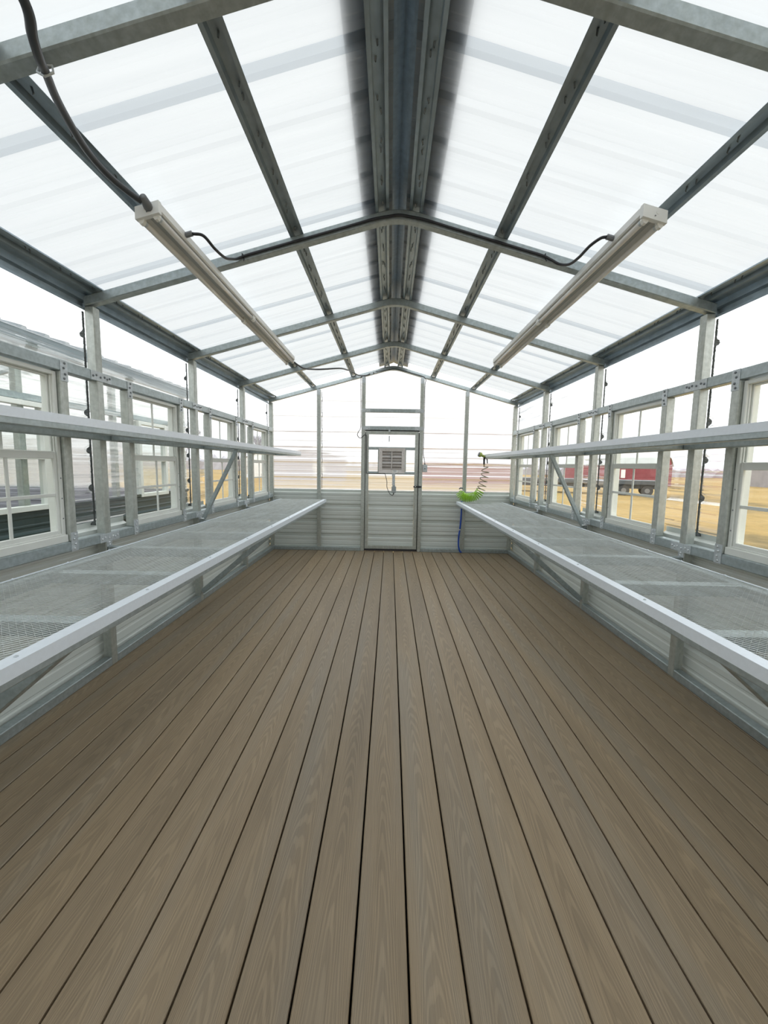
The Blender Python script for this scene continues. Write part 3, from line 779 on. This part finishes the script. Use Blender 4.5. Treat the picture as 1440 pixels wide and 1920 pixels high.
SX, SZ = 1.357, 1.488
def shelf(s, label):
    root = empty('wall_shelf', (s*1.57, (BY0+BY1)/2, SZ-.06), None, label, 'shelf', 'narrow shelves across the windows')
    xf, xb = SX, WI-.006; zt = SZ-.004
    MB().cbox((s*xf, BY0, zt-T), (s*(xf+.04), BY1, zt), .004).build('front_rail', STEEL, root)
    MB().cbox((s*(xb-T), BY0, zt-T), (s*xb, BY1, zt), .004).build('back_rail', STEEL, root)
    for y in [F for F in FR if F > BY0]+[BY1-T]:
        MB().cbox((s*(xf+.04), y+.004, zt-T), (s*(xb-T), y+T-.004, zt), .004).build('cross_bar', STEEL, root)
    expanded(min(s*(xf+.008), s*(xb-.004)), max(s*(xf+.008), s*(xb-.004)), BY0, BY1, SZ, s=s).build('mesh_top', MESHM, root, flipfix=False)
    an = MB(); an.box((s*(xf-.003), BY0, SZ+.001), (s*(xf+.035), BY1, SZ+.0035)); an.box((s*(xf-.003), BY0, SZ-.033), (s*(xf-.0005), BY1, SZ+.001))
    an.build('edge_angle', BRIGHT, root)
    for f in (FR[0], FR[2], FR[4]):
        y = f+T/2
        if y < BY0: continue
        MB().bar((s*(xf+.075), y+.012, zt-T+.003), (s*(WI-.03), y-.01, BZ-.01), .032, .032, (0,1,0)).build('brace', STEEL, root)
        q = MB()
        q.cbox((s*(WI-.05), y-.035, BZ+.003), (s*(WI-.006), y+.02, BZ+.012), .002)
        for dx in (-.04, -.02): q.dot((s*(WI+dx), y-.02, BZ+.012), (0,0,1), .006, .008)
        q.build('brace_foot', SCREW, root)
    return root
shelf(-1, 'narrow metal shelf running across the windows of the left wall')
shelf(1, 'narrow metal shelf running across the windows of the right wall, spray nozzle at its end')

# ------------------------------------------------------------------ light fixtures
def fixture(s, xc, y0, y1, label, gland_end):
    zc = zr(xc); root = empty('strip_light', (s*xc, y0, zc-.06), None, label, 'light fixture', 'fluorescent strip lights under the rafters')
    ang = math.atan(SL)
    ux, uz = math.cos(ang), -math.sin(ang)         # outwards along the slope
    def P(u, y, d):                                  # u outwards, d below the rafters
        return (s*(xc+u*ux-d*math.sin(ang)*1.0*0), y, zc+u*uz-d)
    def blk(u0, u1, ya, yb, d0, d1):
        m = MB(); c = [P(u, y, d) for d in (d0, d1) for (u, y) in ((u0, ya), (u1, ya), (u1, yb), (u0, yb))]
        return m.add(c, [(0,1,2,3),(7,6,5,4),(0,4,5,1),(1,5,6,2),(2,6,7,3),(3,7,4,0)])
    hs = MB()
    sec = [(-.052, 0), (.052, 0), (.052, .030), (.046, .034), (.016, .022), (-.016, .022), (-.046, .034), (-.052, .030)]
    n_ = len(sec); vs = [P(u, y, d+.001) for y in (y0+.004, y1) for u, d in sec]
    hs.add(vs, [tuple(range(n_)), tuple(range(2*n_-1, n_-1, -1))]+[(i, i+n_, (i+1)%n_+n_, (i+1)%n_) for i in range(n_)])
    hs.build('housing', FIXT, root)
    blk(-.015, .015, y0+.05, y1-.05, .023, .029).build('ballast_cover', REFL, root)
    e = blk(-.054, .054, y0-.002, y0+.022, -.001, .050).build('end_plate', FIXT, root)
    k = MB(); 
    k.tube([P(.012, y0-.003, .016), P(.012, y0-.0022, .016)], .009, 14); k.build('knockout', FIXT, e)
    MB().dot(P(.0, y0-.002, .034), (0,-1,0), .003, .002).build('screw', SCREWD, e)
    blk(-.050, .050, y1-.010, y1+.002, 0, .040).build('end_plate', FIXT, root)
    ym = (y0+y1)/2
    ht = .050
    for (a, b) in ((y0+.012, ym-.004), (ym+.004, y1-.004)):
        for u in (-.034, .034):
            t = MB(); P1, P2 = P(u, a+.03, ht), P(u, b-.03, ht)
            t.tube([P1, P2], .0128, 12).build('lamp_tube', TUBEG, root, smooth=True)
            for ye, sg in ((a, 1), (b, -1)):
                ya, yb = (ye, ye+.020) if sg > 0 else (ye-.020, ye)
                h = MB(); h.add([P(u-.013, ya, .026), P(u+.013, ya, .026), P(u+.013, yb, .026), P(u-.013, yb, .026),
                                 P(u-.013, ya, .056), P(u+.013, ya, .056), P(u+.013, yb, .056), P(u-.013, yb, .056),
                                 P(u-.006, ya, .066), P(u+.006, ya, .066), P(u+.006, yb, .066), P(u-.006, yb, .066)],
                                [(0,1,2,3),(0,4,5,1),(1,5,6,2),(2,6,7,3),(3,7,4,0),(4,8,9,5),(5,9,10,6),(6,10,11,7),(7,11,8,4),(8,11,10,9)])
                h.build('lamp_holder', HOLD, root)
                MB().tube([P(u, ye+sg*.02, ht), P(u, ye+sg*.034, ht)], .0133, 12).build('lamp_cap', PLATE, root)
    k = MB().tube([P(-.053, y0+.25, .015), P(-.085, y0+.25, .015)], .013, 8).build('cable_gland', GLAND, root)
    if gland_end:
        MB().tube([P(-.008, y0-.002, .018), P(-.012, y0-.02, .016), P(-.016, y0-.055, .006)], [.019, .019, .013], 12).build('conduit_connector', GLAND, root, smooth=True)
    return root
fixture(-1, 1.098, 1.955, 4.60, 'white strip light fixture on the left roof slope, thick cable entering its near end', True)
fixture(1, 1.085, 1.955, 4.62, 'white strip light fixture on the right roof slope, bare end plate toward the camera', False)

# feed cable and light cords
cord('electric_cable', [(-.84, -1.30, 2.470), (-.84, -.60, 2.455), (-.84, .03, 2.470), (-.855, .45, 2.462), (-.87, .80, 2.462), (-.905, 1.00, 2.43), (-.928, 1.14, 2.405), (-.968, 1.21, 2.392), (-1.000, 1.27, 2.392), (-1.026, 1.325, 2.402), (-1.072, 1.42, 2.414), (-1.108, 1.52, 2.420), (-1.138, 1.63, 2.421), (-1.150, 1.72, 2.421), (-1.145, 1.80, 2.416), (-1.122, 1.87, 2.408), (-1.100, 1.915, 2.402)], .0125,
     'thick dark cable hanging from the nearest rafter to the left light fixture', CABLE, n=12)
tie = MB(); tie.tube([(-1.045, 1.318, 2.398), (-1.040, 1.322, 2.420), (-1.010, 1.330, 2.424), (-1.002, 1.322, 2.400), (-1.022, 1.314, 2.384), (-1.045, 1.318, 2.398)], .0035, 6)
tag(tie.build('cable_tie', PLATE), 'pale clip holding the thick cable to the nearest rafter at upper left', 'cable tie')
yf = FR[3]-.010
def fz(x, d=.028): return zr(x)+d-(.12-min(.12, abs(x)))*.14
pl = [(-1.014, 2.205, 2.420), (-.975, 2.24, 2.428), (-.955, 2.33, 2.41), (-.945, 2.44, 2.418), (-.935, 2.53, 2.452), (-.925, yf-.012, 2.470), (-.905, yf, 2.484)]
for x in (-.85, -.7, -.5, -.3, -.15, -.06, 0, .06, .15, .3, .5, .7, .82): pl.append((x, yf, fz(x, .020)))
pl += [(.87, yf-.004, 2.486), (.915, yf-.015, 2.458), (.945, 2.50, 2.430), (.955, 2.40, 2.420), (.965, 2.30, 2.428), (.985, 2.23, 2.430), (1.002, 2.205, 2.424)]
cord('electric_cable', pl, .0075, 'black cord over the ridge linking both light fixtures', n=8)
for x, lb_ in ((-.895, 'small black cable tie at the left end of the rafter cord'), (.835, 'small black cable tie at the right end of the rafter cord')):
    z = fz(x, .020); t_ = MB().tube([(x, yf-.010, z-.006), (x, yf-.010, z+.010), (x, yf+.008, z+.012), (x+.006, yf+.004, z-.014), (x+.008, yf-.006, z-.028)], .0025, 6)
    tag(t_.build('cable_tie', BLACK), lb_, 'cable tie', 'cable ties on the light cord')
cord('electric_cable', [(-1.072, 4.60, 2.385), (-1.03, 4.68, 2.360), (-.985, 4.80, 2.352), (-.90, 5.02, 2.392), (-.80, 5.15, 2.425), (-.66, 5.40, 2.490), (-.60, 5.75, 2.545), (-.575, 6.0, 2.585), (-.50, 6.25, 2.585), (-.40, YE-.02, 2.612), (-.345, YE-.016, 2.636)], .009,
     'dark cable from the far end of the left light to the end rafter boxes', CABLE)

# ------------------------------------------------------------------ hose, nozzle, blue line
path = spline([(.985, 6.20, .945), (1.020, 6.20, .890), (1.060, 6.20, .866), (1.115, 6.20, .859), (1.190, 6.20, .874), (1.254, 6.20, .905), (1.302, 6.21, .980), (1.325, 6.22, 1.048), (1.342, 6.23, 1.124), (1.366, 6.25, 1.235), (1.352, 6.265, 1.325)], 40)
cum = [0.0]
for a, b in zip(path, path[1:]): cum.append(cum[-1]+(b-a).length)
Ltot = cum[-1]
def on_path(sv):
    for i in range(len(cum)-1):
        if cum[i+1] >= sv: 
            t = (sv-cum[i])/max(1e-9, cum[i+1]-cum[i]); return path[i].lerp(path[i+1], t), (path[i+1]-path[i]).normalized()
    return path[-1], (path[-1]-path[-2]).normalized()
hose = empty('coil_hose', (1.165, 6.18, BZ), None, 'lime green coiled hose on the far end of the right bench', 'hose')
dens = []; ph = 0; N_ = 1800; helix = []; rad = []
for k in range(N_+1):
    q = k/N_; sv = q*Ltot
    rate = 46 if q < .38 else (46-(q-.38)/.22*31 if q < .60 else 15)     # turns per metre
    ph += rate*Ltot/N_*2*math.pi
    p, d = on_path(sv); sidev = Vector((0, 1, 0)); sidev = (sidev-d*sidev.dot(d)).normalized(); w = d.cross(sidev)
    R = .060 if q < .5 else .060-(q-.5)/.5*.010
    if q < .03: R *= .5+q/.03*.5
    if q > .985: R *= (1-q)/.015
    # stretched turns lean
    helix.append(p+(sidev*math.cos(ph)+w*math.sin(ph))*R); 
cut = int(N_*.52)
MB().tube(helix[:cut+1], .0060, 8).build('dense_coils', LIME, hose, smooth=True)
MB().tube(helix[cut:], .0050, 8).build('stretched_coils', LIME_BACKLIT, hose, smooth=True)
MB().tube([(.985, 6.20, .985), (1.005, 6.20, 1.000), (1.040, 6.20, .996)], .011, 10).build('hose_fitting', GLAND, hose)
nz = empty('spray_nozzle', (1.352, 6.27, 1.335), None, 'lime and black spray nozzle hooked on the far end of the right shelf', 'spray nozzle')
MB().tube([(1.268, 6.26, 1.492), (1.286, 6.262, 1.486), (1.296, 6.263, 1.482), (1.300, 6.264, 1.480)], [.034, .036, .035, .022], 18).build('spray_head', LIMEN, nz)
MB().tube([(1.258, 6.259, 1.496), (1.268, 6.26, 1.492)], [.030, .035], 18).build('face_ring', GLAND, nz)
MB().tube([(1.298, 6.264, 1.481), (1.330, 6.268, 1.468), (1.352, 6.27, 1.455)], [.020, .019, .017], 12).build('barrel', LIMEN, nz)
MB().tube([(1.348, 6.27, 1.456), (1.345, 6.27, 1.41), (1.347, 6.27, 1.345)], [.017, .014, .013], 10).build('handle', BLACK, nz)
MB().tube([(1.362, 6.27, 1.462), (1.388, 6.27, 1.42), (1.395, 6.27, 1.362)], [.008, .009, .007], 8).build('trigger', BLACK, nz)
MB().tube([(1.347, 6.27, 1.345), (1.350, 6.27, 1.325)], .010, 10).build('coupling', BRASS, nz)
bl = empty('supply_hose', (1.08, YE-.02, 0), None, 'blue supply hose dropping from the right bench to the floor by the end wall', 'hose')
MB().tube(spline([(1.062, YE-.013, .80), (1.062, YE-.013, .70), (1.060, YE-.013, .55), (1.050, YE-.013, .38), (1.036, YE-.013, .25), (1.036, YE-.014, .12), (1.056, YE-.022, .035), (1.082, YE-.035, .013)]), .0115, 10).build('hose_tube', BLUE, bl, smooth=True)
MB().tube([(1.047, YE-.015, .352), (1.049, YE-.015, .368)], .0145, 10).build('hose_clamp', SCREW, bl)

# ------------------------------------------------------------------ outdoors
g = MB().box((-150, -90, GZ-.3), (150, 220, GZ)).build('ground', GRASS); tag(g, kind='structure')

# neighbouring greenhouse on the left
ng = empty('greenhouse', (-4.8, 2.4, GZ), None, 'neighbouring greenhouse with dark green base panels seen through the left wall', 'greenhouse')
NX0, NX1, NY0, NY1 = -6.6, -3.0, -1.4, 6.2
nwin = [(.98, 1.63), (2.96, 3.66), (5.0, 5.62)]
nh = [(a, b, .885, 1.78) for a, b in nwin]
for X, sg in ((NX1, 1), (NX0, -1)):
    fn = lambda u, v, d, X=X, sg=sg: (X+sg*d, u, v)
    sheet(MB(), fn, NY0, NY1, GZ+.2, .92, WC, nh if sg > 0 else ()).build('base_panel', GREEN if sg > 0 else MAUVE, ng, flipfix=False)
    sheet(MB(), lambda u, v, d, X=X, sg=sg: (X+sg*(d+.003), u, v), NY0, NY1, .90, 2.3, WC, nh if sg > 0 else ()).build('clear_sheet', CLEAR, ng, flipfix=False)
    MB().cbox((X-sg*.06, NY0, .86), (X-sg*.005, NY1, .91), .004).build('sill_rail', STEEL, ng)
    MB().cbox((X-sg*.06, NY0, 1.79), (X-sg*.005, NY1, 1.845), .004).build('header_rail', STEEL, ng)
    MB().box((X-.02, NY0-.05, 2.22), (X+sg*.05, NY1+.05, 2.33)).build('eave_trim', EAVE, ng)
for y in (NY0, -.55, .75, 2.05, 3.42, 4.60, NY1-.06):
    for X, sg in ((NX1, 1), (NX0, -1)): MB().cbox((X-sg*.062, y, GZ+.2), (X-sg*.006, y+.06, 2.25), .004).build('post', STEELV, ng)
    MB().bar((NX1-.03, y+.03, 2.27), ((NX0+NX1)/2, y+.03, 2.75), .05, .05).build('rafter', STEEL, ng)
    MB().bar((NX0+.03, y+.03, 2.27), ((NX0+NX1)/2, y+.03, 2.75), .05, .05).build('rafter', STEEL, ng)
for a, b in nwin:
    m = MB(); x0, x1 = NX1-.03, NX1+.035
    m.cbox((x0, a, .885), (x1, a+.05, 1.78)); m.cbox((x0, b-.05, .885), (x1, b, 1.78)); m.cbox((x0, a+.05, .885), (x1, b-.05, .93)); m.cbox((x0, a+.05, 1.74), (x1, b-.05, 1.78)); m.cbox((x0, a+.05, 1.31), (x1, b-.05, 1.36))
    w_ = m.build('window_frame', VINYL, ng)
    MB().add([(NX1, a+.05, .93), (NX1, b-.05, .93), (NX1, b-.05, 1.74), (NX1, a+.05, 1.74)], [(0,1,2,3)]).build('pane', GLASS, w_, flipfix=False)
for sg, xa, xb in ((1, (NX0+NX1)/2, NX1+.07), (-1, (NX0+NX1)/2, NX0-.07)):
    def fn(u, v, d, xa=xa, xb=xb): 
        t = abs(u-xa)/abs(xb-xa); return (u, v, 2.80-.47*t+d)
    sheet(MB(), fn, min(xa, xb), max(xa, xb), NY0-.1, NY1+.1, 1.62).build('roof_sheet', ROOFM, ng, flipfix=False)
for Y, sg in ((NY1, 1), (NY0, -1)):
    sheet(MB(), lambda u, v, d, Y=Y, sg=sg: (u, Y+sg*d, v), NX0, NX1, GZ+.2, .92, WC).build('base_panel', MAUVE, ng, flipfix=False)
    MB().add([(NX0, Y, .9), (NX1, Y, .9), (NX1, Y, 2.28), ((NX0+NX1)/2, Y, 2.77), (NX0, Y, 2.28)], [(0,1,2,3,4)]).build('clear_sheet', CLEARE, ng, flipfix=False)
MB().box((NX0+.02, NY0+.02, GZ+.16), (NX1-.02, NY1-.02, GZ+.2)).build('deck', UNDER, ng)
for x in (NX0+.3, (NX0+NX1)/2, NX1-.3): MB().box((x-.06, NY0+.05, GZ), (x+.06, NY1-.05, GZ+.16)).build('skid', UNDER, ng)

# barns, sheds
def gable_shed(name, cx, cy, w, l, hw, hr, rot, wall, roof, label, cat, gambrel=False, windows=(), trims=True):
    root = empty(name, (cx, cy, GZ), None, label, cat)
    def T_(x, y, z): c, s_ = math.cos(rot), math.sin(rot); return (cx+x*c-y*s_, cy+x*s_+y*c, GZ+z)
    m = MB()
    if gambrel: out = [(-w/2, 0), (w/2, 0), (w/2, hw), (w*.33, hw+(hr-hw)*.62), (0, hr), (-w*.33, hw+(hr-hw)*.62), (-w/2, hw)]
    else: out = [(-w/2, 0), (w/2, 0), (w/2, hw), (0, hr), (-w/2, hw)]
    n_ = len(out)
    m.add([T_(x, y, z) for y in (-l/2, l/2) for x, z in out], [tuple(range(n_)), tuple(range(2*n_-1, n_-1, -1))]+[(i, i+n_, (i+1)%n_+n_, (i+1)%n_) for i in range(n_)])
    m.build('walls', wall, root)
    r = MB(); top = out[2:]
    o = .12
    for (a, b) in zip(top, top[1:]):
        r.add([T_(x*(1.03), y, z+dz) for dz in (.02, .10) for y in (-l/2-o, l/2+o) for x, z in (a, b)], [(0,1,3,2),(4,6,7,5),(0,4,5,1),(2,3,7,6),(0,2,6,4),(1,5,7,3)])
    r.build('roof', roof, root)
    for (face, u, z, ww, hh) in windows:
        if face == 'x-': a = [T_(-w/2-.04, u-ww/2, z), T_(-w/2-.04, u+ww/2, z), T_(-w/2-.04, u+ww/2, z+hh), T_(-w/2-.04, u-ww/2, z+hh)]; b = [T_(-w/2+.02, u-ww/2, z), T_(-w/2+.02, u+ww/2, z), T_(-w/2+.02, u+ww/2, z+hh), T_(-w/2+.02, u-ww/2, z+hh)]
        else: a = [T_(u-ww/2, -l/2-.04, z), T_(u+ww/2, -l/2-.04, z), T_(u+ww/2, -l/2-.04, z+hh), T_(u-ww/2, -l/2-.04, z+hh)]; b = [T_(u-ww/2, -l/2+.02, z), T_(u+ww/2, -l/2+.02, z), T_(u+ww/2, -l/2+.02, z+hh), T_(u-ww/2, -l/2+.02, z+hh)]
        wm = MB().add(a+b, [(0,1,2,3),(7,6,5,4),(0,4,5,1),(1,5,6,2),(2,6,7,3),(3,7,4,0)]).build('window', WHITEP, root)
    return root
# red lofted barn beyond the trailer: seen from the gable corner
gable_shed('lofted_barn', 28.6, 54.6, 4.6, 11.0, 2.35, 3.75, math.radians(37), BARN, ROOFW, 'dark red lofted barn with pale roof seen through the right wall windows', 'barn', True,
           [('x-', -2.0, .9, .5, 1.0), ('x-', 1.2, .2, .22, 2.0)])
gable_shed('metal_shed', 53.0, 52.0, 9.0, 14.0, 1.95, 2.55, math.radians(80), GREYW, ROOFW, 'long low grey shed standing farthest to the right across the field', 'shed', False, [('x-', 5.5, .2, .3, 1.7)])
gable_shed('red_shed', 8.6, 49.0, 10.0, 6.0, 2.05, 2.2, 0, BARN, ROOFW, 'long red barn seen blurred through the end wall right of the door', 'barn')
gable_shed('grey_house', -9.5, 52.0, 8.0, 6.0, 2.6, 3.6, 0, MAUVE, GREYW, 'grey house blurred through the end wall left of the door', 'house', False, [('y-', 1.5, .8, 1.2, 1.4)])
gable_shed('white_shed', -17.5, 60.0, 5.0, 6.0, 2.4, 3.4, 0, WHITEP, GREYW, 'pale shed behind the left wall next to bare trees', 'shed')

gable_shed('long_building', -19.0, 17.0, 6.0, 18.0, 2.1, 3.0, math.radians(8), MAUVE, GREYW, 'long pale mauve building behind the neighbouring greenhouse', 'building')
# flatbed trailer
ux_, uy_ = .875, -.484
tr_ = empty('flatbed_trailer', (18.5, 32.5, GZ), None, 'dark flatbed trailer with twin wheels parked in front of the red barn', 'trailer')
def TT(a, b, z): 
    c, s_ = math.cos(math.radians(-25)), math.sin(math.radians(-25)); return (18.5+a*c-b*s_, 32.5+a*s_+b*c, GZ+z)
def tbox(a0, a1, b0, b1, z0, z1):
    return MB().add([TT(a, b, z) for z in (z0, z1) for a, b in ((a0,b0),(a1,b0),(a1,b1),(a0,b1))], [(0,3,2,1),(4,5,6,7),(0,1,5,4),(1,2,6,5),(2,3,7,6),(3,0,4,7)])
tbox(-9, 1.7, -1.2, 1.2, .82, 1.12).build('deck', TRAIL, tr_)
tbox(-9, 1.7, -.6, .6, .50, .82).build('chassis', TRAIL, tr_)
for a in (-.75, .75):
    for b in (-1.0, 1.0):
        w_ = MB().tube([TT(a, b-.12, .38), TT(a, b+.12, .38)], .38, 24).build('wheel', TYRE, tr_)
        MB().tube([TT(a, b-.14, .38), TT(a, b-.11, .38)], .17, 16).build('rim', RIM, w_)
for a0, a1 in ((-1.3, -.2), (.2, 1.3)): tbox(a0, a1, -1.22, -1.0, .84, .92).build('fender', TRAIL, tr_)
tbox(-9, -8.6, -1.1, 1.1, 1.12, 1.9).build('headboard', TRAIL, tr_)

# tree line and bare trees
def brush(x0, x1, y, h, label, seed):
    random.seed(seed); m = MB(); x = x0; prev = None; n_ = int((x1-x0)/1.2)
    top = [h*(.65+.5*random.random()) for _ in range(n_+1)]
    vs = []
    for i in range(n_+1):
        X = x0+(x1-x0)*i/n_
        for (dy, zz) in ((0, 0), (0, .8*top[i]), (1.2, top[i]), (2.6, .8*top[i]), (3, 0)): vs.append((X, y+dy+random.uniform(-.3, .3), GZ+zz))
    fs = [(i*5+k, (i+1)*5+k, (i+1)*5+k+1, i*5+k+1) for i in range(n_) for k in range(4)]
    m.add(vs, fs); o = m.build('brush_row', BRUSH, flipfix=False); tag(o, label, 'hedge', None, 'stuff'); return o
brush(-130, -14, 118, 3.8, 'distant line of bare brush across the field, left part', 3)
brush(16, 140, 120, 2.4, 'distant line of bare brush across the field, right part', 5)
brush(-14, 4, 122, 3.0, 'distant line of bare brush straight beyond the end door', 8)
def bare_tree(cx, cy, h, seed, label):
    random.seed(seed); root = empty('bare_tree', (cx, cy, GZ), None, label, 'tree', 'bare trees beyond the left wall')
    MB().tube([(cx, cy, GZ), (cx+.1, cy, GZ+h*.45)], [h*.03, h*.02], 8).build('trunk', TREE, root)
    m = MB()
    def br(p, d, l, r, lv):
        q = p+d*l; m.tube([p, q], [r, r*.6], 4)
        if lv == 0: return
        for _ in range(4):
            nd = (d+Vector((random.uniform(-.8,.8), random.uniform(-.8,.8), random.uniform(-.2,.6)))).normalized()
            br(p.lerp(q, random.uniform(.5, 1)), nd, l*.68, r*.55, lv-1)
    for _ in range(5):
        d = Vector((random.uniform(-.6,.6), random.uniform(-.6,.6), 1)).normalized(); br(Vector((cx+.08, cy, GZ+h*.35)), d, h*.3, h*.014, 4)
    m.build('branches', TREE, root)
bare_tree(-30, 62, 7.5, 11, 'bare grey tree beyond the left windows, taller one')
bare_tree(-40, 66, 6.5, 12, 'bare grey tree beyond the left windows, wider one')
bare_tree(-24, 78, 7.0, 13, 'bare grey tree beyond the left windows, farthest one')
